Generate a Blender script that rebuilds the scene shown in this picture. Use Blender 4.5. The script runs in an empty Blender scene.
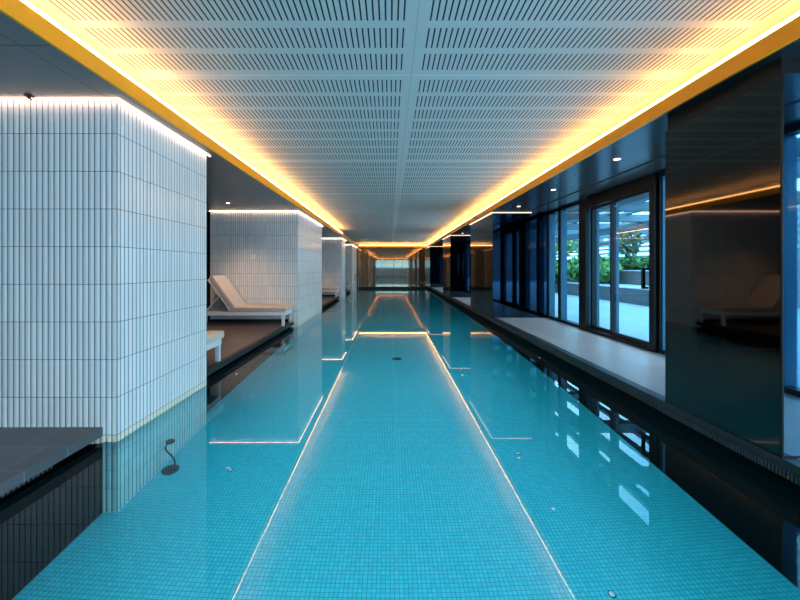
import bpy, bmesh, math, random
from mathutils import Vector, Matrix
random.seed(7)
S = bpy.context.scene
C = S.collection
PI = math.pi

# ------------------------------------------------------------------ measures
F = 360.0                      # focal length in pixels of the 800 px frame
VPX, VPY = 390.0, 268.0        # vanishing point of the pool axis
CAM = 1.15                     # eye height above the left deck (z = 0)
WATER = -0.109
POOLZ = -1.189
DECKR = 0.06
SOF = 2.365                    # soffit underside
LIPT = 2.475                   # top of the cove lip
CEIL = 2.65
XL, XR = -1.973, 2.25          # pool faces of the pillars
XDL, XDR = -2.075, 2.24        # pool edges of the decks
XWR = 2.29                     # right pool wall
XLIPL, XLIPR = -1.83, 2.147
XG = 3.45                      # glass line
YEND, YBACK = 21.7, -8.0
K = F / 350.0

# ------------------------------------------------------------------ helpers
def tag(o, label=None, cat=None, group=None, kind=None):
    if label: o['label'] = label
    if cat: o['category'] = cat
    if group: o['group'] = group
    if kind: o['kind'] = kind
    return o

def empty(name, loc, rz=0.0, label=None, cat=None, group=None, kind=None):
    o = bpy.data.objects.new(name, None); C.objects.link(o)
    o.location = loc; o.rotation_euler = (0, 0, rz); o.empty_display_size = 0.1
    return tag(o, label, cat, group, kind)

class MB:
    def __init__(self): self.bm = bmesh.new()
    def box(self, x0, x1, y0, y1, z0, z1, bev=0.0):
        x0, x1 = min(x0, x1), max(x0, x1); y0, y1 = min(y0, y1), max(y0, y1); z0, z1 = min(z0, z1), max(z0, z1)
        r = bmesh.ops.create_cube(self.bm, size=1.0)
        vs = r['verts']
        for v in vs:
            v.co = Vector(((x0+x1)/2+v.co.x*(x1-x0), (y0+y1)/2+v.co.y*(y1-y0), (z0+z1)/2+v.co.z*(z1-z0)))
        if bev > 0:
            es = list({e for v in vs for e in v.link_edges})
            bmesh.ops.bevel(self.bm, geom=es, offset=bev, segments=2, affect='EDGES', profile=0.5)
        return self
    def quad(self, pts):
        self.bm.faces.new([self.bm.verts.new(p) for p in pts]); return self
    def prism(self, pts, y0, y1):          # polygon in XZ pulled along Y
        a = [self.bm.verts.new((x, y0, z)) for x, z in pts]
        b = [self.bm.verts.new((x, y1, z)) for x, z in pts]
        n = len(pts)
        self.bm.faces.new(a); self.bm.faces.new(b[::-1])
        for i in range(n):
            self.bm.faces.new((a[i], b[i], b[(i+1) % n], a[(i+1) % n]))
        bmesh.ops.recalc_face_normals(self.bm, faces=self.bm.faces[:])
        return self
    def lathe(self, prof, cx, cy, n=20, axis='z', o=(0, 0, 0)):
        rings = []
        for r, h in prof:
            ring = []
            for i in range(n):
                a = 2*PI*i/n
                p = (r*math.cos(a), r*math.sin(a), h)
                if axis == 'x': p = (p[2], p[0], p[1])
                if axis == 'y': p = (p[0], p[2], p[1])
                ring.append(self.bm.verts.new((cx+p[0]+o[0], cy+p[1]+o[1], p[2]+o[2])))
            rings.append(ring)
        for a, b in zip(rings, rings[1:]):
            for i in range(n):
                self.bm.faces.new((a[i], a[(i+1) % n], b[(i+1) % n], b[i]))
        self.bm.faces.new(rings[0][::-1]); self.bm.faces.new(rings[-1])
        bmesh.ops.recalc_face_normals(self.bm, faces=self.bm.faces[:])
        return self
    def tube(self, pts, r, n=10):
        pts = [Vector(p) for p in pts]; rings = []
        up = Vector((0.31, 0.17, 0.93)).normalized()
        for i, p in enumerate(pts):
            t = (pts[min(i+1, len(pts)-1)]-pts[max(i-1, 0)]).normalized()
            u = t.cross(up)
            if u.length < 1e-3: u = t.cross(Vector((1, 0, 0)))
            u.normalize(); w = t.cross(u).normalized(); up = u.cross(t)*-1 if False else up
            rr = r[i] if isinstance(r, (list, tuple)) else r
            rings.append([self.bm.verts.new(p+rr*(math.cos(2*PI*k/n)*u+math.sin(2*PI*k/n)*w)) for k in range(n)])
        for a, b in zip(rings, rings[1:]):
            for k in range(n):
                self.bm.faces.new((a[k], a[(k+1) % n], b[(k+1) % n], b[k]))
        self.bm.faces.new(rings[0][::-1]); self.bm.faces.new(rings[-1])
        return self
    def build(self, name, mat, parent=None, smooth=False, kind=None):
        me = bpy.data.meshes.new(name)
        bmesh.ops.recalc_face_normals(self.bm, faces=self.bm.faces[:]) if not getattr(self, 'keep', False) else None
        self.bm.to_mesh(me); self.bm.free()
        if smooth:
            for p in me.polygons: p.use_smooth = True
        if mat: me.materials.append(mat)
        o = bpy.data.objects.new(name, me); C.objects.link(o)
        if parent: o.parent = parent
        if kind: o['kind'] = kind
        return o

def struct(name, mb, mat):
    return mb.build(name, mat, kind='structure')

def kids(o): return [c for c in bpy.data.objects if c.parent == o]
def dup(o, loc=None, rz=None, label=None, parent=None):
    c = o.copy(); C.objects.link(c)
    if parent: c.parent = parent
    if loc is not None: c.location = loc
    if rz is not None: c.rotation_euler = (0, 0, rz)
    if label: c['label'] = label
    for k in kids(o): dup(k, parent=c)
    return c

# ------------------------------------------------------------------ materials
class G:
    """node graph with arithmetic"""
    def __init__(self, name):
        self.m = bpy.data.materials.new(name); self.m.use_nodes = True
        self.t = self.m.node_tree; self.t.nodes.clear()
        self.out = self.t.nodes.new('ShaderNodeOutputMaterial')
    def n(self, kind, **inp):
        nd = self.t.nodes.new(kind)
        for k, v in inp.items():
            key = k.replace('_', ' ')
            self.set(nd.inputs[key], v)
        return nd
    def set(self, sock, v):
        if isinstance(v, bpy.types.NodeSocket): self.t.links.new(v, sock)
        else:
            if hasattr(sock.default_value, '__len__') and not isinstance(v, (float, int)):
                v = tuple(v); L = len(sock.default_value)
                if len(v) < L: v = v+(1.0,)
            sock.default_value = v
    def math(self, op, a, b=0.0, c=0.0):
        nd = self.t.nodes.new('ShaderNodeMath'); nd.operation = op
        self.set(nd.inputs[0], a); self.set(nd.inputs[1], b); self.set(nd.inputs[2], c)
        return nd.outputs[0]
    def mix(self, f, a, b):
        nd = self.t.nodes.new('ShaderNodeMix'); nd.data_type = 'RGBA'
        self.set(nd.inputs[0], f); self.set(nd.inputs[6], a); self.set(nd.inputs[7], b)
        return nd.outputs[2]
    def obj(self):
        tc = self.t.nodes.new('ShaderNodeTexCoord'); sp = self.t.nodes.new('ShaderNodeSeparateXYZ')
        self.t.links.new(tc.outputs['Object'], sp.inputs[0])
        self.vec = tc.outputs['Object']
        return sp.outputs
    def noise(self, scale, detail=3.0, vec=None, rough=0.5):
        nd = self.t.nodes.new('ShaderNodeTexNoise')
        nd.inputs['Scale'].default_value = scale; nd.inputs['Detail'].default_value = detail
        nd.inputs['Roughness'].default_value = rough
        if vec is not None: self.t.links.new(vec, nd.inputs['Vector'])
        return nd.outputs['Fac']
    def comb(self, x, y, z):
        nd = self.t.nodes.new('ShaderNodeCombineXYZ')
        for i, v in enumerate((x, y, z)): self.set(nd.inputs[i], v)
        return nd.outputs[0]
    def bsdf(self, col, rough=0.5, metal=0.0, spec=0.5, normal=None, coat=0.0):
        b = self.t.nodes.new('ShaderNodeBsdfPrincipled')
        self.set(b.inputs['Base Color'], col); self.set(b.inputs['Roughness'], rough)
        b.inputs['Metallic'].default_value = metal
        b.inputs['Specular IOR Level'].default_value = spec
        b.inputs['Coat Weight'].default_value = coat
        if normal is not None: self.t.links.new(normal, b.inputs['Normal'])
        return b
    def bump(self, h, dist, strength=1.0):
        nd = self.t.nodes.new('ShaderNodeBump'); nd.inputs['Distance'].default_value = dist
        nd.inputs['Strength'].default_value = strength
        self.t.links.new(h, nd.inputs['Height']); return nd.outputs[0]
    def done(self, sh):
        self.t.links.new(sh if isinstance(sh, bpy.types.NodeSocket) else sh.outputs[0], self.out.inputs['Surface'])
        return self.m
def plain(name, col, rough=0.5, metal=0.0, spec=0.5, var=0.12, scale=6.0, coat=0.0):
    g = G(name); o = g.obj()
    f = g.noise(scale, 4.0, g.vec)
    dark = tuple(c*(1-var) for c in col); lite = tuple(min(1, c*(1+var)) for c in col)
    return g.done(g.bsdf(g.mix(f, dark, lite), rough, metal, spec, coat=coat))
def emit(name, col, st):
    g = G(name); return g.done(g.n('ShaderNodeEmission', Color=col, Strength=st))

M = {}
# perforated ceiling
g = G('perforated_ceiling'); o = g.obj()
u = g.math('ABSOLUTE', g.math('SUBTRACT', o[0], 0.165))
u1 = g.math('SUBTRACT', u, 0.0755)
sx = g.math('LESS_THAN', g.math('FRACT', g.math('DIVIDE', u1, 0.0369)), 0.27)
sx = g.math('MULTIPLY', sx, g.math('GREATER_THAN', u1, 0.0))
sx = g.math('MULTIPLY', sx, g.math('LESS_THAN', u, 2.08))
PER = 2.187*K
v = g.math('MULTIPLY', g.math('FRACT', g.math('DIVIDE', g.math('SUBTRACT', o[1], 2.72*K-10*PER), PER)), PER)
v1 = g.math('SUBTRACT', v, 0.0705*K)
sy = g.math('LESS_THAN', g.math('FRACT', g.math('DIVIDE', v1, 0.264*K)), 0.75)
sy = g.math('MULTIPLY', sy, g.math('GREATER_THAN', v1, 0.0))
sy = g.math('MULTIPLY', sy, g.math('LESS_THAN', v1, 2.046*K))
slot = g.math('MULTIPLY', sx, sy)
seam = g.math('LESS_THAN', v, 0.012)
seam2 = g.math('LESS_THAN', u, 0.003)
base = g.mix(seam, (0.68, 0.69, 0.685), (0.84, 0.85, 0.85))
base = g.mix(seam2, base, (0.5, 0.53, 0.55))
col = g.mix(slot, base, (0.004, 0.012, 0.018))
M['ceiling'] = g.done(g.bsdf(col, 0.55, 0, 0.3))

# satin soffit panels with joints
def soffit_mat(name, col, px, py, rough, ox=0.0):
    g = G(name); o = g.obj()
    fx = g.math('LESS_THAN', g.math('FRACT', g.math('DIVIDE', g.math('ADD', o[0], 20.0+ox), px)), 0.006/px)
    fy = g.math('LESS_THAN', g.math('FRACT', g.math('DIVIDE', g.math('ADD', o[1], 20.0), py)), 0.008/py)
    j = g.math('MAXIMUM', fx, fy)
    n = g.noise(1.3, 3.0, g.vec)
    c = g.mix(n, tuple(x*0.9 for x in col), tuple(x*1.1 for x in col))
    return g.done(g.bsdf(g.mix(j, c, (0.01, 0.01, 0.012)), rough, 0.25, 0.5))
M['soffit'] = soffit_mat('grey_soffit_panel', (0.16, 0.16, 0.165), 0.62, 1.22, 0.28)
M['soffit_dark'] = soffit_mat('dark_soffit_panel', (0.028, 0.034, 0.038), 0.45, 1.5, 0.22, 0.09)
M['lip'] = plain('cove_lip_amber_glow', (1.0, 0.40, 0.006), 0.5, var=0.02)  # amber glow of the cove strips put into the base colour
M['cove'] = plain('cove_white_paint', (0.8, 0.78, 0.74), 0.6, var=0.03)
M['led_amber'] = emit('amber_led', (1.0, 0.50, 0.15), 28.0)
M['led_warm'] = emit('warm_white_led', (1.0, 0.60, 0.40), 15.0)
M['led_soft'] = emit('soft_warm_led', (1.0, 0.58, 0.4), 3.6)
M['lamp'] = emit('downlight_lens', (1.0, 0.86, 0.68), 4.5)

# fluted finger tile (uv: tile number, height)
g = G('white_finger_tile')
uvn = g.t.nodes.new('ShaderNodeUVMap'); sp = g.t.nodes.new('ShaderNodeSeparateXYZ')
g.t.links.new(uvn.outputs[0], sp.inputs[0]); uu, vv = sp.outputs[0], sp.outputs[1]
fu = g.math('ABSOLUTE', g.math('SUBTRACT', g.math('FRACT', uu), 0.5))
gu = g.math('GREATER_THAN', fu, 0.425)
rowv = g.math('DIVIDE', g.math('SUBTRACT', vv, 2.122-20*0.2725), 0.2725)
fv = g.math('ABSOLUTE', g.math('SUBTRACT', g.math('FRACT', rowv), 0.5))
gv = g.math('GREATER_THAN', fv, 0.4925)
gr = g.math('MAXIMUM', gu, gv)
wn = g.t.nodes.new('ShaderNodeTexWhiteNoise'); wn.noise_dimensions = '2D'
g.t.links.new(g.comb(g.math('FLOOR', uu), g.math('FLOOR', rowv), 0.0), wn.inputs['Vector'])
tile = g.mix(wn.outputs['Value'], (0.70, 0.74, 0.76), (0.80, 0.83, 0.84))
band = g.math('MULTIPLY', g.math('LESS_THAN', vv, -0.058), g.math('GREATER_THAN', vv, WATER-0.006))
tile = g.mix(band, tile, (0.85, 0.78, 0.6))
col = g.mix(gr, tile, (0.11, 0.13, 0.145))
rg = g.math('ADD', 0.12, g.math('MULTIPLY', gr, 0.5))
M['tile'] = g.done(g.bsdf(col, rg, 0, 0.5))

# dark bronze polished cladding
def bronze(name, col, r0, r1, joint=None, metal=1.0):
    g = G(name); o = g.obj()
    n = g.noise(1.0, 4.0, g.comb(g.math('MULTIPLY', o[0], 60.0), g.math('MULTIPLY', o[1], 60.0), g.math('MULTIPLY', o[2], 1.2)))
    rr = g.math('ADD', r0, g.math('MULTIPLY', n, r1-r0))
    c = g.mix(n, tuple(x*0.9 for x in col), tuple(x*1.1 for x in col))
    if joint:
        j = g.math('LESS_THAN', g.math('FRACT', g.math('DIVIDE', g.math('ADD', o[0], 10.0), joint)), 0.008/joint)
        c = g.mix(j, c, (0.01, 0.008, 0.006))
    return g.done(g.bsdf(c, rr, metal, 0.5))
M['bronze'] = bronze('dark_bronze_panel', (0.060, 0.050, 0.044), 0.03, 0.035)
M['bronze_wall'] = bronze('bronze_mirror_panel', (0.36, 0.205, 0.11), 0.02, 0.05, 0.73, 0.6)
M['sky_tint'] = bronze('front_panel_sky_tint', (0.03, 0.052, 0.085), 0.02, 0.06)  # blue of the reflected windows put into the bronze front's colour
M['sky_tint_bright'] = bronze('front_panel_bright_sky_tint', (0.26, 0.42, 0.52), 0.02, 0.05)  # brighter copy for the nearest pillar, bright sky reflection put into its colour
M['bronze_dark'] = plain('bronze_shadow_band', (0.03, 0.025, 0.022), 0.35, 0.6)
M['dark'] = plain('near_black_paint', (0.012, 0.012, 0.014), 0.5)
M['black'] = plain('matt_black_recess', (0.004, 0.004, 0.005), 0.8)
M['dark_wall'] = plain('dark_brown_wall', (0.035, 0.028, 0.024), 0.45)

# pool mosaic
g = G('turquoise_mosaic'); o = g.obj()
T = 0.0275
x, y = g.math('DIVIDE', o[0], T), g.math('DIVIDE', o[1], T)
fx = g.math('GREATER_THAN', g.math('ABSOLUTE', g.math('SUBTRACT', g.math('FRACT', x), 0.5)), 0.43)
fy = g.math('GREATER_THAN', g.math('ABSOLUTE', g.math('SUBTRACT', g.math('FRACT', y), 0.5)), 0.43)
gr = g.math('MAXIMUM', fx, fy)
wn = g.t.nodes.new('ShaderNodeTexWhiteNoise'); wn.noise_dimensions = '2D'
g.t.links.new(g.comb(g.math('FLOOR', x), g.math('FLOOR', y), 0.0), wn.inputs['Vector'])
tile = g.mix(wn.outputs['Value'], (0.035, 0.52, 0.66), (0.07, 0.62, 0.75))
M['mosaic'] = g.done(g.bsdf(g.mix(gr, tile, (0.02, 0.27, 0.36)), 0.3))

# black pool wall with fine mosaic
g = G('black_pool_mosaic'); o = g.obj()
y, z = g.math('DIVIDE', o[1], 0.0417), g.math('DIVIDE', o[2], 0.27)
fy = g.math('GREATER_THAN', g.math('ABSOLUTE', g.math('SUBTRACT', g.math('FRACT', y), 0.5)), 0.45)
fz = g.math('GREATER_THAN', g.math('ABSOLUTE', g.math('SUBTRACT', g.math('FRACT', z), 0.5)), 0.485)
M['pool_wall'] = g.done(g.bsdf(g.mix(g.math('MAXIMUM', fy, fz), (0.003, 0.005, 0.006), (0.0015, 0.002, 0.003)), 0.6, 0, 0.03))

# slate deck
def slate(name, c0, c1, joint, tx, ty, ox, oy, rough, jw=0.004):
    g = G(name); o = g.obj()
    y = g.math('DIVIDE', g.math('ADD', o[1], oy), ty)
    row = g.math('FLOOR', y)
    sh = g.math('MULTIPLY', g.math('MODULO', row, 2.0), 0.38)
    x = g.math('ADD', g.math('DIVIDE', g.math('ADD', o[0], ox), tx), sh)
    fx = g.math('LESS_THAN', g.math('FRACT', x), jw/tx)
    fy = g.math('LESS_THAN', g.math('FRACT', y), jw/ty)
    wn = g.t.nodes.new('ShaderNodeTexWhiteNoise'); wn.noise_dimensions = '2D'
    g.t.links.new(g.comb(g.math('FLOOR', x), row, 0.0), wn.inputs['Vector'])
    n = g.noise(7.0, 5.0, g.vec)
    f = g.math('ADD', g.math('MULTIPLY', wn.outputs['Value'], 0.5), g.math('MULTIPLY', n, 0.5))
    return g.done(g.bsdf(g.mix(g.math('MAXIMUM', fx, fy), g.mix(f, c0, c1), joint), rough))
M['slate'] = slate('dark_slate_tile', (0.075, 0.075, 0.085), (0.12, 0.112, 0.12), (0.25, 0.25, 0.27), 0.393, 0.277, 20+2.247-0.0, 20-2.096*1.0, 0.32)
M['slate_warm_lit'] = slate('warm_lit_slate_tile', (0.10, 0.068, 0.05), (0.15, 0.10, 0.075), (0.07, 0.05, 0.04), 0.393, 0.277, 20+2.247, 20-2.096, 0.3)  # same slate, warm light over the lounger decks put into its colour
M['deck_light'] = slate('pale_stone_tile', (0.22, 0.20, 0.195), (0.31, 0.275, 0.26), (0.17, 0.16, 0.155), 0.6, 1.2, 20.0, 20.0, 0.38, 0.003)
M['coping'] = plain('dark_stone_coping', (0.012, 0.012, 0.014), 0.45, var=0.3)
M['grate'] = plain('dark_plastic_grate', (0.03, 0.036, 0.04), 0.35)

# glass pane and water
g = G('clear_window_glass')
geo = g.t.nodes.new('ShaderNodeNewGeometry')
fr = g.n('ShaderNodeFresnel', IOR=g.math('SUBTRACT', 1.5, g.math('MULTIPLY', geo.outputs['Backfacing'], 1.5-1/1.5)))
tr = g.n('ShaderNodeBsdfTransparent', Color=(0.44, 0.80, 0.92))
gl = g.n('ShaderNodeBsdfGlossy', Color=(1, 1, 1), Roughness=0.0)
mx = g.t.nodes.new('ShaderNodeMixShader')
g.t.links.new(fr.outputs[0], mx.inputs[0]); g.t.links.new(tr.outputs[0], mx.inputs[1]); g.t.links.new(gl.outputs[0], mx.inputs[2])
M['glass'] = g.done(mx)
g = G('still_pool_water')
fr = g.n('ShaderNodeFresnel', IOR=1.333)
rf = g.n('ShaderNodeBsdfRefraction', Color=(0.40, 0.84, 0.95), Roughness=0.0, IOR=1.333)
gl = g.n('ShaderNodeBsdfGlossy', Color=(1, 1, 1), Roughness=0.0)
mx = g.t.nodes.new('ShaderNodeMixShader')
g.t.links.new(fr.outputs[0], mx.inputs[0]); g.t.links.new(rf.outputs[0], mx.inputs[1]); g.t.links.new(gl.outputs[0], mx.inputs[2])
M['water'] = g.done(mx)

M['frame'] = plain('dark_aluminium_frame', (0.012, 0.012, 0.013), 0.4, 0.0, 0.3, var=0.05)
M['fin'] = plain('skylit_frame_side', (0.045, 0.15, 0.22), 0.35, var=0.04)  # outer sides of the dark frames, blue sky light put into their colour
M['handle'] = plain('black_handle', (0.01, 0.01, 0.01), 0.35)
M['white_metal'] = plain('white_powder_coat', (0.72, 0.73, 0.75), 0.35, var=0.03)
M['cushion'] = plain('beige_cushion_fabric', (0.66, 0.55, 0.46), 0.9, var=0.08, scale=60)
M['piping'] = plain('grey_cushion_side', (0.48, 0.43, 0.39), 0.9, var=0.1, scale=60)
M['plastic'] = plain('white_plastic', (0.8, 0.79, 0.77), 0.4, var=0.03)
M['chrome'] = plain('brushed_steel', (0.6, 0.58, 0.52), 0.18, 1.0, var=0.05)
M['paver'] = slate('pale_terrace_paver', (0.36, 0.42, 0.46), (0.44, 0.50, 0.54), (0.26, 0.3, 0.33), 0.9, 0.9, 20.0, 20.0, 0.7, 0.006)
M['stone'] = plain('grey_planter_stone', (0.15, 0.15, 0.155), 0.7, var=0.2, scale=3)
M['cap'] = plain('white_cap_stone', (0.75, 0.77, 0.8), 0.6, var=0.05)
M['timber'] = plain('weathered_timber', (0.30, 0.28, 0.27), 0.7, var=0.25, scale=4)
M['steel'] = plain('teal_grey_steel', (0.10, 0.15, 0.17), 0.4, 0.2, var=0.06)
M['soil'] = plain('dark_soil', (0.03, 0.022, 0.016), 0.9, var=0.3, scale=20)
M['leaf'] = plain('mid_green_leaf', (0.10, 0.27, 0.07), 0.45, var=0.6, scale=9)
M['leaf_pale'] = plain('pale_green_leaf', (0.22, 0.42, 0.12), 0.45, var=0.5, scale=9)
M['leaf_dry'] = plain('olive_leaf', (0.20, 0.21, 0.10), 0.5, var=0.5, scale=9)
M['bark'] = plain('brown_bark', (0.09, 0.06, 0.04), 0.85, var=0.4, scale=30)
M['screen_blue'] = plain('blue_grey_screen', (0.16, 0.24, 0.32), 0.5, var=0.1)

# ------------------------------------------------------------------ the shell
Y0S, Y1S = YBACK-0.3, YEND+0.3
struct('floor', MB().box(XL-0.25, XWR+0.2, YBACK+0.9, YEND, POOLZ-0.15, POOLZ), M['mosaic'])
# ceiling and roof
struct('ceiling', MB().box(-2.32, 2.62, Y0S, Y1S, CEIL, CEIL+0.03), M['ceiling'])
struct('roof_slab', MB().box(-4.5, XG+0.2, Y0S, Y1S, CEIL+0.04, CEIL+0.3), M['dark'])
# soffits, each with its cove lip
YL0, YL1 = -7.2, 21.35
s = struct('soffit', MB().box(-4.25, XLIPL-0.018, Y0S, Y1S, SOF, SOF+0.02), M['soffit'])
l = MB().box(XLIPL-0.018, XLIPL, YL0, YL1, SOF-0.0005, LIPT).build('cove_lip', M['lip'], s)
MB().box(-2.32, -2.28, Y0S, Y1S, SOF+0.02, CEIL).build('cove_back', M['cove'], s)
MB().box(-2.28, XLIPL-0.018, YL0, YL1, SOF+0.02, SOF+0.024).build('cove_shelf', M['cove'], s)
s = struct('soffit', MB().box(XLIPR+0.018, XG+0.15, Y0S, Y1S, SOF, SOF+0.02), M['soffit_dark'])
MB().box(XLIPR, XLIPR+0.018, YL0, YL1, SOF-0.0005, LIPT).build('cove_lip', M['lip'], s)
MB().box(2.58, 2.62, Y0S, Y1S, SOF+0.02, CEIL).build('cove_back', M['cove'], s)
MB().box(XLIPR+0.018, 2.58, YL0, YL1, SOF+0.02, SOF+0.024).build('cove_shelf', M['cove'], s)
MB().box(2.945, 2.995, -6, 7.6, SOF-0.002, SOF).build('air_slot', M['black'], s)
for (ya, yb, sg) in ((YL1, Y1S, 1), (Y0S, YL0, -1)):
    s = struct('soffit', MB().box(XLIPL-0.017, XLIPR+0.017, ya+(0.019 if sg > 0 else 0), yb-(0 if sg > 0 else 0.019), SOF, SOF+0.02), M['soffit'])
    yl = ya if sg > 0 else yb
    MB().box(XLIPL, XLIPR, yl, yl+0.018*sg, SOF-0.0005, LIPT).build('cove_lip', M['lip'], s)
MB().box(-2.28, 2.58, YEND-0.02, YEND, SOF+0.03, CEIL).build('cove_back', M['cove'], s)
# outer walls
struct('wall_left', MB().box(-4.45, -4.2, Y0S, Y1S, POOLZ-0.2, CEIL+0.04), M['dark_wall'])
w = struct('wall_far', MB().box(-4.2, XG+0.2, YEND, YEND+0.3, POOLZ-0.2, CEIL+0.04), M['bronze_wall'])
MB().box(XL, XR, YEND-0.12, YEND, WATER-0.02, 0.02).build('ledge', M['dark'], w)
MB().box(XWR, XWR+0.15, YBACK, YEND, POOLZ-0.15, -0.075).build('wall_right', M['pool_wall'], kind='structure')
struct('wall_back', MB().box(-4.2, -2.1, YBACK-0.3, YBACK, POOLZ-0.2, CEIL+0.04).box(2.7, XG+0.2, YBACK-0.3, YBACK, POOLZ-0.2, CEIL+0.04)
       .box(-2.1, 2.7, YBACK-0.3, YBACK, SOF-0.05, CEIL+0.04).box(-2.1, 2.7, YBACK-0.3, YBACK, POOLZ-0.2, 0.02), M['dark_wall'])
struct('trim_1', MB().box(XG, XG+0.2, Y0S, Y1S, SOF+0.02, CEIL+0.04).box(XG, XG+0.2, Y0S, Y1S, POOLZ-0.2, DECKR-0.001), M['frame'])
struct('pool_end', MB().box(-4.2, XG, YBACK, YBACK+0.9, POOLZ-0.15, 0.0), M['slate'])

# pillars' y ranges
PL = [(2.53*K, 3.774*K), (7.506*K, 10.155*K), (14.3*K, 15.54*K), (18.17*K, 20.8*K)]
PR = [(2.01*K, 2.864*K), (7.68*K, 9.78*K), (13.04*K, 14.86*K), (19.7*K, YEND-0.002)]

# left decks between pillars, each with slab, gutter, wall below
def teeth(mb, x0, x1, y0, y1, z0, z1, pitch=0.028):
    n = int((y1-y0)/pitch)
    for i in range(n):
        yy = y0+(i+0.5)*(y1-y0)/n
        mb.box(x0, x1, yy-pitch*0.3, yy+pitch*0.3, z0, z1)
bays = [(YBACK+0.9, PL[0][0], 0), (PL[0][1], PL[1][0], 1), (PL[1][1], PL[2][0], 2), (PL[2][1], PL[3][0], 3)]
for ya, yb, i in bays:
    d = struct('pool_deck', MB().box(-4.2, XDL, ya+0.001, yb-0.001, -0.065, 0.0), M['slate_warm_lit' if i else 'slate'])
    if i: MB().box(XDL-0.0, XDL+0.012, ya+0.001, yb-0.001, -0.067, 0.0015).box(XDL-0.05, XDL, ya+0.001, yb-0.001, 0.0003, 0.0015).build('coping', M['coping'], d)
    MB().box(-4.2, XDL-0.1, ya+0.001, yb-0.001, -0.2, -0.066).build('gutter', M['black'], d)
    MB().box(XDL-0.15, XDL, ya+0.001, yb-0.001, POOLZ-0.1, WATER-0.012).build('pool_wall', M['pool_wall'], d)
    if i < 2:
        t = MB(); t.box(XDL-0.07, XDL-0.02, ya+0.02, yb-0.5, -0.072, -0.066)
        teeth(t, XDL-0.07, XDL-0.03, max(ya, 1.0)+0.02, yb-0.35, -0.098, -0.07)
        t.build('overflow_grate', M['grate'], d)
    if i: MB().box(-4.2, XDL-0.02, yb-0.02, yb-0.004, 0.0, 0.055).build('skirting', M['dark'], d)
# right deck: one slab behind the coping
d = struct('pool_deck', MB().box(XDR+0.09, XG, YBACK, YEND, -0.08, DECKR), M['deck_light'])
MB().box(XDR, XDR+0.09, YBACK, YEND, 0.0, DECKR+0.0005).build('coping', M['coping'], d)
t = MB().box(XDR+0.02, XDR+0.09, YBACK, YEND, -0.02, -0.001)
teeth(t, XDR-0.010, XDR+0.03, 1.0, PR[0][1]+0.05, -0.035, 0.006, 0.02)
teeth(t, XDR+0.004, XDR+0.03, PR[0][1]+0.06, 8.0, -0.035, -0.002)
t.build('overflow_grate', M['grate'], d)
MB().box(XDR+0.06, XDR+0.3, YBACK, YEND, -0.3, -0.02).build('gutter', M['black'], d)

# water
mb = MB(); xa, xb, yb_ = XDL-0.001, XWR-0.001, YEND-0.121
mb.quad([(xa, YBACK+0.9, WATER), (xb, YBACK+0.9, WATER), (xb, yb_, WATER), (xa, yb_, WATER)])
mb.keep = True
o = mb.build('pool_water', M['water'])
tag(o, 'still clear turquoise pool water mirroring the ceiling lights', 'water', kind='stuff')

# ------------------------------------------------------------------ tiled pillars (left)
TW = 0.0417
def fluted(path, z0, z1, bulge=0.007, seg=5):
    """path: outward-left-handed list of xy corners; scalloped tiles along it"""
    bm = bmesh.new(); uvl = bm.loops.layers.uv.new('UVMap')
    tno = 0
    for (ax, ay), (bx, by) in zip(path, path[1:]):
        d = Vector((bx-ax, by-ay)); L = d.length; d.normalize(); nrm = Vector((d.y, -d.x))
        n = max(1, round(L/TW)); w = L/n
        for i in range(n):
            prev = None
            for s in range(seg+1):
                t = s/seg
                off = bulge*(1-(2*t-1)**2)**0.6
                p = Vector((ax, ay))+d*(i+t)*w+nrm*(off-bulge)
                cur = (bm.verts.new((p.x, p.y, z0)), bm.verts.new((p.x, p.y, z1)), tno+i+min(max(t, .001), .999))
                if prev:
                    f = bm.faces.new((prev[0], cur[0], cur[1], prev[1])); f.smooth = True
                    for lp, (uq, vq) in zip(f.loops, ((prev[2], z0), (cur[2], z0), (cur[2], z1), (prev[2], z1))):
                        lp[uvl].uv = (uq, vq)
                prev = cur
        tno += n
    me = bpy.data.meshes.new('tile_cladding')
    # merge inside each tile only at equal positions so smooth shading works
    bmesh.ops.remove_doubles(bm, verts=bm.verts[:], dist=1e-6)
    bm.to_mesh(me); bm.free(); me.materials.append(M['tile'])
    return me
LAB = ['nearest white finger-tiled pillar standing in the pool at left',
       'second wide white tiled pillar behind the beige lounger, small white switch on it',
       'third narrow white tiled pillar beyond the second tiled pillar',
       'farthest white tiled pillar beside the dark end wall and handrail']
XBK = -3.86
for i, (ya, yb) in enumerate(PL):
    p = empty('tiled_pillar', ((XL+XBK)/2, (ya+yb)/2, POOLZ), 0, LAB[i], 'pillar', 'white tiled pillars along the left side')
    ox, oy, oz = p.location
    def loc(o):
        o.parent = p; o.location = (-ox, -oy, -oz); return o
    me = fluted([(XBK, ya), (XL, ya), (XL, yb), (XBK, yb)], POOLZ, SOF)
    o = bpy.data.objects.new('tile_cladding', me); C.objects.link(o); loc(o)
    loc(MB().box(XBK, XL-0.012, ya+0.012, yb-0.012, POOLZ, SOF-0.001).build('core', M['dark']))
    loc(MB().box(-4.2, XBK+0.001, ya+0.05, yb-0.05, 0.0, SOF-0.001).build('side_panel', M['black']))
    q = 0.03
    loc(MB().box(XBK, XL+q, ya-q, ya-q+0.012, SOF-0.007, SOF-0.001).box(XL+q-0.012, XL+q, ya-q+0.013, yb+0.02, SOF-0.007, SOF-0.001)
        .build('light_strip', M['led_warm']))

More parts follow.
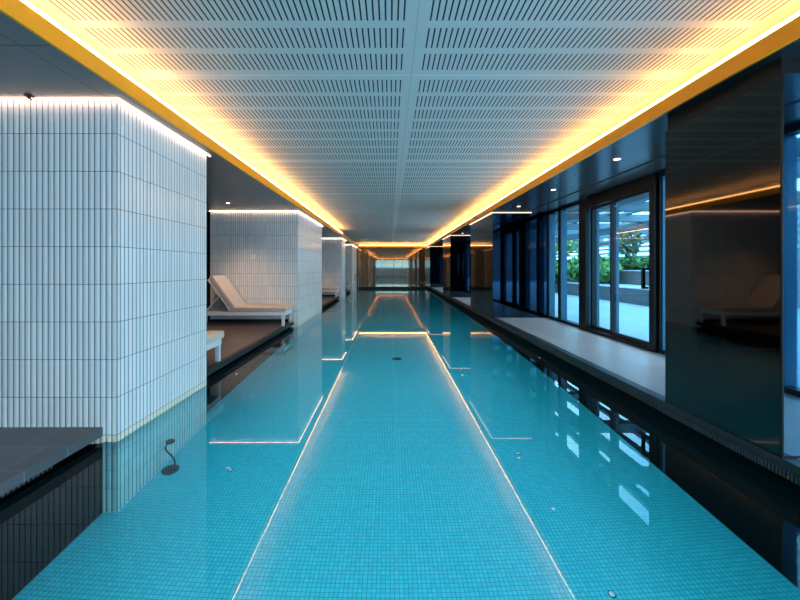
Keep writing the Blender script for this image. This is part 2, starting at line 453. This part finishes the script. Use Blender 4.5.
# ------------------------------------------------------------------ bronze pillars (right)
LABR = ['nearest dark bronze pillar at the right, glossy without a lit top',
        'second dark bronze pillar at the left end of the glass doors',
        'third dark bronze pillar along the right deck beyond the second bronze one',
        'farthest dark bronze pillar at the right corner of the end wall']
for i, (ya, yb) in enumerate(PR):
    p = empty('bronze_pillar', ((XR+XG)/2, (ya+yb)/2, DECKR), 0, LABR[i], 'pillar', 'dark bronze pillars along the right side')
    ox, oy, oz = p.location
    def loc(o):
        o.parent = p; o.location = (-ox, -oy, -oz); return o
    top = SOF-0.10 if i == 0 else SOF-0.001
    base = DECKR-0.02
    loc(MB().box(XR, XG+0.15, ya, yb, DECKR, top, 0.004).build('cladding', M['bronze']))
    loc(MB().box(XR+0.006, XG+0.14, ya-0.004, ya-0.0005, DECKR+0.013, top).build('front_panel', M['sky_tint' if i else 'sky_tint_bright']))
    loc(MB().box(XR-0.002, XG, ya-0.006, ya+0.02, DECKR, DECKR+0.012).box(XR-0.002, XR+0.01, ya, yb, DECKR-0.004, DECKR+0.01).build('base_trim', M['frame']))
    if i == 0:
        loc(MB().box(XR+0.012, XG+0.14, ya+0.012, yb-0.012, top, SOF-0.001).build('top_band', M['bronze_dark']))
        loc(MB().box(XR-0.003, XR+0.006, ya-0.006, ya+0.006, DECKR+0.011, SOF-0.101).build('corner_trim', M['frame']))
    else:
        q = 0.03
        loc(MB().box(XR-q, XG-0.35, ya-q, ya-q+0.018, SOF-0.010, SOF-0.0025).box(XR-q, XR-q+0.018, ya-q+0.019, yb+0.01, SOF-0.010, SOF-0.0025)
            .build('light_strip', M['led_soft']))

# ------------------------------------------------------------------ cove lights
def led(x0, x1, y0, y1, label, ox=0.0, oy=0.0):
    o = MB().box(x0, x1, y0, y1, SOF+0.025, LIPT+0.003).build('light_strip', M['cove'])
    # the diffuser rests over the top edge of the lip
    MB().box(min(x0, x0+ox)+0.001, max(x1, x1+ox)-0.001, min(y0, y0+oy)+0.001, max(y1, y1+oy)-0.001, LIPT+0.0035, LIPT+0.024).build('diffuser', M['led_amber'], o)
    tag(o, label, 'light strip')
led(-1.868, -1.8485, YL0, 13.95*1.0, 'amber cove light strip along the left edge of the perforated ceiling', 0.0175)
led(XLIPR+0.0185, XLIPR+0.038, YL0, YL1, 'amber cove light strip along the right edge of the perforated ceiling', -0.0175)
led(XLIPL, XLIPR, YL1+0.0185, YL1+0.038, 'amber cove light strip across the far end of the ceiling', 0, -0.0175)
led(XLIPL, XLIPR, YL0-0.038, YL0-0.0185, 'amber cove light strip across the ceiling end behind the viewer', 0, 0.0175)

# ------------------------------------------------------------------ windows and doors on the right
def py(dx): return XG*F/dx
DEP = 0.125
def mull(mb, y0, y1, z0=DECKR, z1=SOF, x0=XG, x1=None):
    mb.box(x0, x1 or XG+DEP, y0, y1, z0, z1)
wn_no = [0]
def window(y0, y1, mulls, head=0.05, sill=0.05):
    wn_no[0] += 1
    r = empty('window_%d' % wn_no[0], (XG, (y0+y1)/2, DECKR), kind='structure')
    def loc(o):
        o.parent = r; o.location = tuple(-v for v in r.location); return o
    fr = MB()
    fr.box(XG, XG+DEP, y0, y1, DECKR, DECKR+sill).box(XG, XG+DEP, y0, y1, SOF-head, SOF)
    fr.box(XG, XG+DEP, y0, y0+0.04, DECKR+sill, SOF-head).box(XG, XG+DEP, y1-0.04, y1, DECKR+sill, SOF-head)
    for a, b in mulls: fr.box(XG, XG+0.025, a, b, DECKR+sill, SOF-head)
    loc(fr.build('window_frame', M['frame']))
    for a, b in list(mulls)+[(y0+0.041, y0+0.055), (y1-0.055, y1-0.041)]:
        loc(MB().box(XG+0.0255, XG+DEP+0.02, a, b, DECKR+sill, SOF-head).build('fin', M['fin']))
    edges = [y0+0.04]+[v for a, b in sorted(mulls) for v in (a, b)]+[y1-0.04]
    for a, b in zip(edges[::2], edges[1::2]):
        m = MB(); m.quad([(XG+0.03, a, DECKR+sill), (XG+0.03, b, DECKR+sill), (XG+0.03, b, SOF-head), (XG+0.03, a, SOF-head)]); m.keep = True
        loc(m.build('pane', M['glass']))
    return r
window(YBACK, PR[0][0], [(y, y+0.05) for y in (-6.2, -4.4, -2.6, -0.8, 0.9)])
window(PR[0][1], py(267.5), [])
window(py(191), PR[1][0], [(py(170), py(168))])
window(PR[1][1], PR[2][0], [(11.2, 11.26), (12.4, 12.46)])
window(PR[2][1], PR[3][0], [(16.6, 16.66), (18.2, 18.26)])
# door set: sidelight leaf and sliding leaf in one proud frame
dr = empty('door_1', (XG, py(230), DECKR), kind='structure')
def loc(o, r=dr):
    o.parent = r; o.location = tuple(-v for v in r.location); return o
DA, DB = py(267.5), py(191)        # near and far edges of the frame
HB = SOF-0.17
fr = MB().box(XG-0.04, XG+DEP, DA, DB, HB, SOF-0.002).box(XG-0.04, XG+0.02, DA, py(262), DECKR, HB).box(XG-0.04, XG+0.02, py(198), DB, DECKR, HB)
loc(MB().box(XG+0.021, XG+DEP, DA, py(262), DECKR, HB).build('fin', M['fin']))
loc(MB().box(XG+0.021, XG+DEP, py(198), DB, DECKR, HB).build('fin', M['fin']))
fr.box(XG-0.04, XG+DEP, py(262), py(198), DECKR, DECKR+0.045)
loc(fr.build('door_frame', M['frame']))
for nm, ya, yb, xo in (('door_leaf', py(262)+0.004, py(220), 0.0), ('door_leaf', py(220)+0.002, py(198)-0.004, 0.055)):
    z0, z1 = DECKR+0.05, HB-0.005
    x0, x1 = XG+xo, XG+xo+0.05
    st = 0.028
    f = MB().box(x0, x1, ya, ya+st, z0, z1).box(x0, x1+0.03, yb-st, yb, z0, z1).box(x0, x1, ya+st, yb-st, z0, z0+0.05).box(x0, x1, ya+st, yb-st, z1-0.03, z1)
    lf = loc(f.build(nm, M['frame']))
    fn = MB().box(x1+(0.0305 if True else 0), x1+0.075, yb-st, yb, z0, z1).build('fin', M['fin']); fn.parent = lf
    m = MB(); xm = (x0+x1)/2
    m.quad([(xm, ya+st, z0+0.05), (xm, yb-st, z0+0.05), (xm, yb-st, z1-0.03), (xm, ya+st, z1-0.03)]); m.keep = True
    pn = m.build('pane', M['glass']); pn.parent = lf
    if xo == 0.0:
        hy = ya+0.075; hx = XG-0.06
        h = MB().box(hx-0.016, hx+0.016, hy-0.018, hy+0.018, CAM-0.28, CAM+0.0).box(hx, XG, hy-0.018, hy+0.018, CAM-0.28, CAM-0.25).box(hx, XG, hy-0.018, hy+0.018, CAM-0.03, CAM)
        hd = h.build('handle', M['handle']); hd.parent = lf
# back window
r = empty('window_6', (0.3, YBACK, 0.0), kind='structure')
fr = MB()
for xx in (-2.1, -0.75, 0.5, 1.75, 2.64): fr.box(xx, xx+0.06, YBACK-0.12, YBACK, 0.05, SOF-0.05)
fr.box(-2.1, 2.7, YBACK-0.12, YBACK, 0.02, 0.07).box(-2.1, 2.7, YBACK-0.12, YBACK, SOF-0.1, SOF-0.05).box(-2.1, 2.7, YBACK-0.1, YBACK-0.02, 1.9, 1.95)
loc(fr.build('window_frame', M['frame']), r)
m = MB(); m.quad([(-2.1, YBACK-0.06, 0.07), (2.7, YBACK-0.06, 0.07), (2.7, YBACK-0.06, SOF-0.1), (-2.1, YBACK-0.06, SOF-0.1)]); m.keep = True
loc(m.build('pane', M['glass']), r)

# ------------------------------------------------------------------ small fittings
def downlight(x, y, label, group='round downlights in the right soffit'):
    r = empty('downlight', (x, y, SOF), 0, label, 'downlight', group)
    MB().lathe([(0.05, -0.004), (0.055, -0.001), (0.055, 0.0)], 0, 0).build('trim_ring', M['chrome'], r)
    MB().lathe([(0.034, -0.006), (0.034, -0.0045)], 0, 0).build('lens', M['lamp'], r)
for x, y, lab in ((2.53, 3.90*K, 'round downlight in the dark soffit nearest the viewer'),
                  (2.53, 5.42*K, 'second round downlight in the soffit, above the glass doors'),
                  (2.53, 6.88*K, 'third round downlight in the soffit, just before the second bronze pillar'),
                  (2.53, 12.2*K, 'far round downlight in the soffit before the third bronze pillar')):
    downlight(x, y, lab)
downlight(-3.03, 6.54*K, 'small round downlight in the grey soffit above the beige lounger', 'downlights in the left soffit')
r = empty('dome_camera', (3.27, 5.9*K, SOF+0.003), 0, 'small black dome camera on the soffit above the glass doors', 'camera')
MB().lathe([(0.055, -0.02), (0.055, 0.0)], 0, 0).build('base', M['dark'], r)
MB().lathe([(0.004, -0.065), (0.025, -0.058), (0.04, -0.042), (0.046, -0.02)], 0, 0).build('dome', M['handle'], r, True)
r = empty('sprinkler', (-2.545, 2.47*K, SOF), 0, 'small dark sprinkler head on the soffit before the nearest tiled pillar', 'sprinkler')
MB().lathe([(0.03, -0.004), (0.03, 0.0)], 0, 0).build('plate', M['dark'], r)
MB().lathe([(0.02, -0.02), (0.008, -0.018), (0.008, -0.004)], 0, 0).build('head', M['dark'], r)
r = empty('wall_switch', (-2.94, PL[1][0], 1.385), 0, 'small white square switch on the front of the second tiled pillar', 'switch')
MB().box(-0.05, 0.05, -0.014, -0.001, -0.05, 0.05, 0.004).build('plate', M['plastic'], r)
MB().box(-0.02, 0.02, -0.018, -0.0142, -0.03, 0.03, 0.002).build('button', M['plastic'], r)

# underwater fittings
r = empty('disc_stalk', (-1.885, 3.004*K, POOLZ), 0, 'dark disc with a curling stalk and small round head underwater by the nearest tiled pillar', 'underwater fitting')  # dark disc with stalk and head, use unknown
MB().lathe([(0.068, 0.0), (0.068, 0.012), (0.05, 0.022), (0.02, 0.026)], 0, 0).build('base', M['handle'], r)
pts = []
for i in range(21):
    t = i/20
    pts.append((0.035*math.sin(t*2*PI)*(1 if t < .5 else 1.2)+0.04*math.exp(-9*t), 0.0, 0.024+0.47*t))
MB().tube(pts, 0.008, 8).build('stalk', M['handle'], r, True)
h = MB().lathe([(0.012, -0.012), (0.036, -0.006), (0.036, 0.008), (0.01, 0.014)], 0, 0).build('head', M['handle'], r)
h.location = (0.0, 0.0, 0.50); h.rotation_euler = (0.9, 0.5, 0)
def inlet(x, y, label):
    r = empty('pool_inlet', (x, y, POOLZ), 0, label, 'pool inlet', 'round inlets on the pool floor')
    MB().lathe([(0.017, 0.0), (0.017, 0.004), (0.012, 0.007), (0.003, 0.008)], 0, 0).build('cap', M['plastic'], r, True)
    MB().lathe([(0.022, 0.0), (0.022, 0.002)], 0, 0).build('flange', M['frame'], r)
inlet(-1.392, 3.044*K, 'white round inlet on the pool floor beside the nearest tiled pillar')
inlet(1.199, 3.28*K, 'white round inlet on the pool floor right of the bright strip reflection')
inlet(1.10, 5.39*K, 'small far white inlet on the pool floor at right')
inlet(1.275, 2.01*K, 'white round inlet at the bottom edge of the picture')
r = empty('floor_drain', (0.12, 5.97*K, POOLZ), 0, 'dark round drain in the middle of the pool floor', 'drain')
MB().lathe([(0.07, 0.0), (0.07, 0.004), (0.01, 0.006)], 0, 0).build('cover', M['handle'], r)
MB().lathe([(0.085, 0.0), (0.085, 0.003)], 0, 0).build('rim', M['frame'], r)
def wall_inlet(x, y, z, sgn, label):
    o = MB().lathe([(0.035, 0.0), (0.035, 0.008*sgn), (0.012, 0.014*sgn)], 0, 0, axis='x').build('wall_inlet', M['plastic'])
    o.location = (x, y, z); tag(o, label, 'pool inlet')
wall_inlet(XDL, 4.72*K, WATER-0.6, 1, 'white wall inlet underwater below the warm-lit lounger deck')
wall_inlet(XWR, 5.35*K, WATER-0.46, -1, 'white wall inlet underwater below the pale right deck')

# handrail by the far pillar
pts = [(-1.80, 20.6, POOLZ+0.2), (-1.80, 20.6, 0.3), (-1.80, 20.6, 0.58)]
for i in range(1, 10):
    a = PI*i/10*0.92
    pts.append((-1.80-0.10*i/10, 20.6-0.6*(1-math.cos(a)), 0.58+0.2*math.sin(a)))
pts.append((-1.90, 19.38, 0.48))
o = MB().tube(pts, 0.028, 10).build('handrail', M['chrome'], smooth=True)
tag(o, 'bent steel handrail rising from the water at the far left corner', 'handrail')

# ------------------------------------------------------------------ sun loungers  (head towards -x, foot at +x)
def lounger():
    r = empty('sun_lounger', (0, 0, 0), 0, 'beige cushioned white sun lounger', 'sun lounger', 'sun loungers on the left decks')
    Lx, W = 1.86, 0.56
    z0, z1 = 0.205, 0.285
    f = MB().box(-Lx, 0, 0, 0.035, z0, z1, 0.004).box(-Lx, 0, W-0.035, W, z0, z1, 0.004).box(-0.04, 0, 0.0355, W-0.0355, z0, z1, 0.004).box(-Lx, -Lx+0.04, 0.0355, W-0.0355, z0, z1, 0.004)
    for i in range(7): f.box(-0.25-i*0.14, -0.17-i*0.14, 0.036, W-0.036, z1-0.03, z1-0.008)
    f.build('frame', M['white_metal'], r)
    for x in (-0.06, -Lx+0.01):
        for y in (0.0, W-0.05):
            MB().box(x, x+0.05, y, y+0.05, 0, z0-0.0005, 0.003).build('leg', M['white_metal'], r)
    s = MB().box(-1.10, 0.04, 0.0, W, z1+0.002, z1+0.092, 0.02).build('seat_cushion', M['cushion'], r, False)
    MB().box(-1.08, 0.02, -0.004, 0.006, z1+0.015, z1+0.07).build('cushion_side', M['piping'], s)
    # raised back about the hinge
    b = MB().box(-0.78, 0.0, 0.0, W, 0.02, 0.125, 0.022)
    bf = MB().box(-0.76, 0.0, 0.0, 0.03, -0.018, 0.018).box(-0.76, 0.0, W-0.03, W, -0.018, 0.018).box(-0.76, -0.72, 0.03, W-0.03, -0.018, 0.018).box(-0.4, -0.36, 0.03, W-0.03, -0.018, 0.018)
    bs = MB().box(-0.76, -0.01, -0.004, 0.006, 0.03, 0.10)
    bo = b.build('back_cushion', M['cushion'], r); bfo = bf.build('back_frame', M['white_metal'], r)
    bso = bs.build('cushion_side', M['piping'], bo)
    ang = math.radians(54)
    for o in (bo, bfo):
        o.location = (-1.07, 0, z1+0.02); o.rotation_euler = (0, ang, 0)
    for y in (0.05, W-0.05):
        MB().tube([(-1.60, y, z1-0.02), (-1.30, y, z1+0.33)], 0.011, 8).build('strut', M['white_metal'], r)
    return r
lg = lounger(); XF = -2.085
lg.location = (XF, 6.92*K, 0.0015)
lg['label'] = 'beige cushioned white sun lounger with raised back in front of the second tiled pillar'
dup(lg, (XF, 3.79*K, 0.0015), 0, 'sun lounger foot end just behind the nearest tiled pillar')
dup(lg, (XF, 13.7*K, 0.0015), 0, 'far sun lounger on the deck before the third tiled pillar')
dup(lg, (XF, 17.56*K, 0.0015), 0, 'farthest small sun lounger before the last tiled pillar')

# ------------------------------------------------------------------ terrace outside
struct('terrace', MB().box(XG+0.2, 26, -16, 40, -0.4, 0.02), M['paver'])
struct('terrace', MB().box(-6, XG+0.2, -16, YBACK-0.3, -0.4, -0.001), M['paver'])
struct('reflection_screen', MB().box(4.2, 14.0, -15.4, -15.0, 0.0, 3.6), M['stone'])  # added out of view to block sky in the second bronze pillar's reflection
struct('reflection_screen', MB().box(-6.0, 3.9, -13.4, -13.0, 0.0, 1.2), M['screen_blue'])  # added behind the viewer to dim the window mirrored in the far wall
def planter(x0, x1, y0, y1, z, label):
    r = empty('planter', ((x0+x1)/2, (y0+y1)/2, 0.02), 0, label, 'planter')
    def lc(o): o.parent = r; o.location = tuple(-v for v in r.location)
    lc(MB().box(x0, x1, y0, y1, 0.02, z).build('planter_wall', M['stone']))
    lc(MB().box(x0-0.03, x0+0.12, y0, y1, z, z+0.04).build('cap', M['cap']))
    lc(MB().box(x0+0.1205, x1-0.001, y0, y1, z, z+0.02).build('soil', M['soil'] if z > 0.9 or z < 0.48 else M['paver']))
planter(7.6, 9.2, 2.0, 16.2, 0.50, 'low grey stone planter with white cap beyond the glass doors')
planter(9.201, 11.0, -2.0, 34.0, 1.03, 'taller grey stone planter tier in front of the slatted fence')
planter(6.9, 8.4, 16.4, 30.0, 0.45, 'far low stone planter holding pale leafy shrubs')

def leaves(n, size, rx, rz, zc, seed, flat=0.0):
    rnd = random.Random(seed); bm = bmesh.new()
    for _ in range(n):
        while True:
            p = Vector((rnd.uniform(-1, 1), rnd.uniform(-1, 1), rnd.uniform(-1, 1)))
            if 0.35 < p.length < 1: break
        p = Vector((p.x*rx, p.y*rx, zc+p.z*rz))
        d = Vector((rnd.gauss(0, 1), rnd.gauss(0, 1), rnd.gauss(0.4, .7))).normalized()
        s = d.cross(Vector((rnd.gauss(0, 1), rnd.gauss(0, 1), rnd.gauss(0, 1)))).normalized()
        L = size*rnd.uniform(.7, 1.4); w = L*.34
        n2 = d.cross(s)*w*.3
        vs = [bm.verts.new(q) for q in (p, p+d*L*.45+s*w+n2, p+d*L, p+d*L*.45-s*w+n2)]
        bm.faces.new(vs)
    me = bpy.data.meshes.new('foliage'); bm.to_mesh(me); bm.free(); return me
def shrub(mat, n, size, rx, rz, seed):
    r = empty('shrub', (0, 0, 0), 0, 'x', 'shrub')
    me = leaves(n, size, rx, rz, rz*0.95, seed); me.materials.append(mat)
    o = bpy.data.objects.new('foliage', me); C.objects.link(o); o.parent = r
    st = MB()
    rnd = random.Random(seed)
    for k in range(6):
        a = k*PI/3+rnd.random()
        st.tube([(0, 0, 0), (math.cos(a)*rx*.3, math.sin(a)*rx*.3, rz*.6), (math.cos(a)*rx*.6, math.sin(a)*rx*.6, rz*1.4)], 0.012, 6)
    st.build('stem', M['bark'], r)
    return r
sa = shrub(M['leaf'], 1500, 0.13, 0.62, 0.36, 1)
sb = shrub(M['leaf_pale'], 900, 0.2, 0.75, 0.55, 2)
spots_a = [(9.9, y) for y in (10.2, 11.3, 12.4, 13.5, 14.6, 15.8, 17.0, 18.3, 19.6, 21.0)]
for i, (x, y) in enumerate(spots_a):
    lab = 'dark green hedge shrub on the raised planter seen through the glass door'
    o = sa if i == 0 else dup(sa)
    o.scale = (1, 1, 0.75); o.location = (x, y, 1.051); o.rotation_euler = (0, 0, i*1.3); o['label'] = lab; o['group'] = 'hedge shrubs on the raised planter'
spots_b = [(8.45, 14.6, 0.521), (8.4, 15.6, 0.521), (7.6, 17.2, 0.47), (7.5, 18.6, 0.47), (7.7, 20.0, 0.47), (7.4, 21.6, 0.47), (7.6, 23.2, 0.47), (7.6, 25, .47)]
for i, (x, y, z) in enumerate(spots_b):
    lab = 'pale green leafy shrub in the low planter seen through the windows left of the door'
    o = sb if i == 0 else dup(sb)
    o.location = (x, y, z); o.rotation_euler = (0, 0, i*0.9); o['label'] = lab; o['group'] = 'pale shrubs in the low planters'
def tree(loc_, h, rx, rz, mat, n, seed, label):
    r = empty('tree', loc_, 0, label, 'tree')
    MB().tube([(0, 0, 0), (0.03, 0.02, h*.4), (-0.03, 0.0, h*.75), (0.02, 0.02, h)], [0.05, 0.04, 0.03, 0.015], 8).build('trunk', M['bark'], r, True)
    me = leaves(n, 0.16, rx, rz, h*0.85, seed); me.materials.append(mat)
    o = bpy.data.objects.new('foliage', me); C.objects.link(o); o.parent = r
tree((9.6, 14.6, 1.05), 1.5, 0.5, 0.75, M['leaf_dry'], 700, 5, 'slim olive-leaved young tree before the fence behind the glass door')
tree((9.2, 20.5, 0.5), 2.7, 1.7, 1.1, M['leaf_pale'], 2600, 6, 'bushy bright green tree outside the leftmost window pane')
# slatted fence
r = empty('slatted_fence', (11.4, 14, 0.02), 0, 'grey horizontal slatted timber fence at the back of the terrace', 'fence')
def lc(o): o.parent = r; o.location = tuple(-v for v in r.location)
f = MB()
for k in range(8): f.box(11.4, 11.45, -6, 38, 0.05+k*0.21, 0.05+k*0.21+0.20)
for k in range(5): f.box(11.4, 11.45, -6, 38, 1.85+k*0.22, 1.85+k*0.22+0.10)
lc(f.build('slat_panel', M['timber']))
for k in range(15): lc(MB().box(11.46, 11.56, -6+k*3.1, -5.9+k*3.1, 0.02, 2.9).build('post', M['timber']))
# pergola
r = empty('pergola', (7, 12, 2.6), 0, 'teal grey steel pergola roof over the terrace', 'pergola')
f = MB()
for k in range(17): f.box(XG+0.3, 12.0, -4+k*2.2, -3.75+k*2.2, 2.62, 2.85)
f.box(4.6, 4.8, -6, 34, 2.4, 2.62).box(8.0, 8.2, -6, 34, 2.4, 2.62).box(11.6, 11.85, -6, 34, 2.3, 2.62)
lc(f.build('beam', M['steel']))
for y in (-4, 3.2, 10.2, 17.2, 24.2): lc(MB().box(11.65, 11.8, y, y+0.15, 0.02, 2.3).build('post', M['steel']))
f = MB()
for k in range(7): f.box(4.0+k*0.58, 4.2+k*0.58, 4.0, 40, 2.86, 2.94)
lc(f.build('roof_slats', M['steel']))
# ------------------------------------------------------------------ world and lamps
w = bpy.data.worlds.new('sky'); S.world = w; w.use_nodes = True
nt = w.node_tree; nt.nodes.clear()
ou = nt.nodes.new('ShaderNodeOutputWorld'); bg = nt.nodes.new('ShaderNodeBackground')
tc = nt.nodes.new('ShaderNodeTexCoord'); nz = nt.nodes.new('ShaderNodeTexNoise'); nz.inputs['Scale'].default_value = 2.2; nz.inputs['Detail'].default_value = 5
rp = nt.nodes.new('ShaderNodeValToRGB')
rp.color_ramp.elements[0].position = 0.38; rp.color_ramp.elements[0].color = (0.22, 0.52, 1.0, 1)
rp.color_ramp.elements[1].position = 0.62; rp.color_ramp.elements[1].color = (0.62, 0.84, 1.0, 1)
nt.links.new(tc.outputs['Generated'], nz.inputs['Vector']); nt.links.new(nz.outputs['Fac'], rp.inputs[0])
nt.links.new(rp.outputs[0], bg.inputs['Color']); bg.inputs['Strength'].default_value = 8.5
nt.links.new(bg.outputs[0], ou.inputs['Surface'])

def area(name, loc_, rot, sx, sy, energy, col, portal=False):
    l = bpy.data.lights.new(name, 'AREA'); l.shape = 'RECTANGLE'; l.size = sx; l.size_y = sy
    l.energy = energy; l.color = col
    if portal: l.cycles.is_portal = True
    o = bpy.data.objects.new(name, l); C.objects.link(o); o.location = loc_; o.rotation_euler = rot
    return o
for y0, y1 in ((YBACK, PR[0][0]), (PR[0][1], PR[1][0]), (PR[1][1], PR[2][0]), (PR[2][1], PR[3][0])):
    area('sky_portal', (XG+0.16, (y0+y1)/2, 1.2), (0, math.radians(90), 0), 2.3, y1-y0, 1, (1, 1, 1), True)
area('sky_portal', (0.3, YBACK-0.15, 1.2), (math.radians(-90), 0, PI), 4.8, 2.3, 1, (1, 1, 1), True)
# unseen fill lights added inside the windows to brighten the room
def day_fill(loc_, rot, sx, sy, e, col=(0.68, 0.90, 1.0)):
    o = area('daylight_fill', loc_, rot, sx, sy, e, col)
    o.visible_camera = False; o.visible_glossy = False; o.visible_transmission = False
for y0, y1, e in ((YBACK, PR[0][0], 135), (PR[0][1], PR[1][0], 75), (PR[1][1], PR[2][0], 60), (PR[2][1], PR[3][0], 60)):
    day_fill((XG-0.1, (y0+y1)/2, 1.2), (0, math.radians(90), 0), 2.2, y1-y0-0.1, e)
day_fill((0.3, YBACK+0.1, 1.3), (math.radians(-90), 0, PI), 4.8, 2.0, 250, (0.80, 0.93, 1.0))
# warm downlights over the lounger decks
for x, y in ((-3.03, 6.54*K), (-3.03, 4.4*K), (-3.03, 12.8*K)):
    l = bpy.data.lights.new('downlight_beam', 'SPOT'); l.energy = 85; l.color = (1.0, 0.62, 0.38); l.spot_size = 2.0; l.spot_blend = 0.8; l.shadow_soft_size = 0.05
    o = bpy.data.objects.new('downlight_beam', l); C.objects.link(o); o.location = (x, y, SOF-0.03)
# added fill sheets under the surface brighten the mosaic; no fixtures there
for ya, yb, wm in ((YBACK+0.95, 3.2, 2.75), (3.2, 6.2, 2.0), (6.2, 10.5, 1.0), (10.5, YEND-0.2, 0.4)):
    area('pool_fill', (0.15, (ya+yb)/2, WATER-0.03), (0, 0, 0), 3.9, yb-ya, wm*3.9*(yb-ya), (0.9, 1.0, 1.0))

# ------------------------------------------------------------------ camera
cd = bpy.data.cameras.new('camera'); cam = bpy.data.objects.new('camera', cd); C.objects.link(cam)
cd.sensor_fit = 'HORIZONTAL'; cd.sensor_width = 36; cd.lens = 36*F/800
cd.shift_x = (400-VPX)/800; cd.shift_y = (VPY-300)/800
cam.location = (0, 0, CAM); cam.rotation_euler = (math.radians(90), 0, 0)
cd.clip_start = 0.05; cd.clip_end = 200
S.camera = cam
S.view_settings.view_transform = 'Standard'
S.view_settings.look = 'None'
S.view_settings.exposure = 0.0
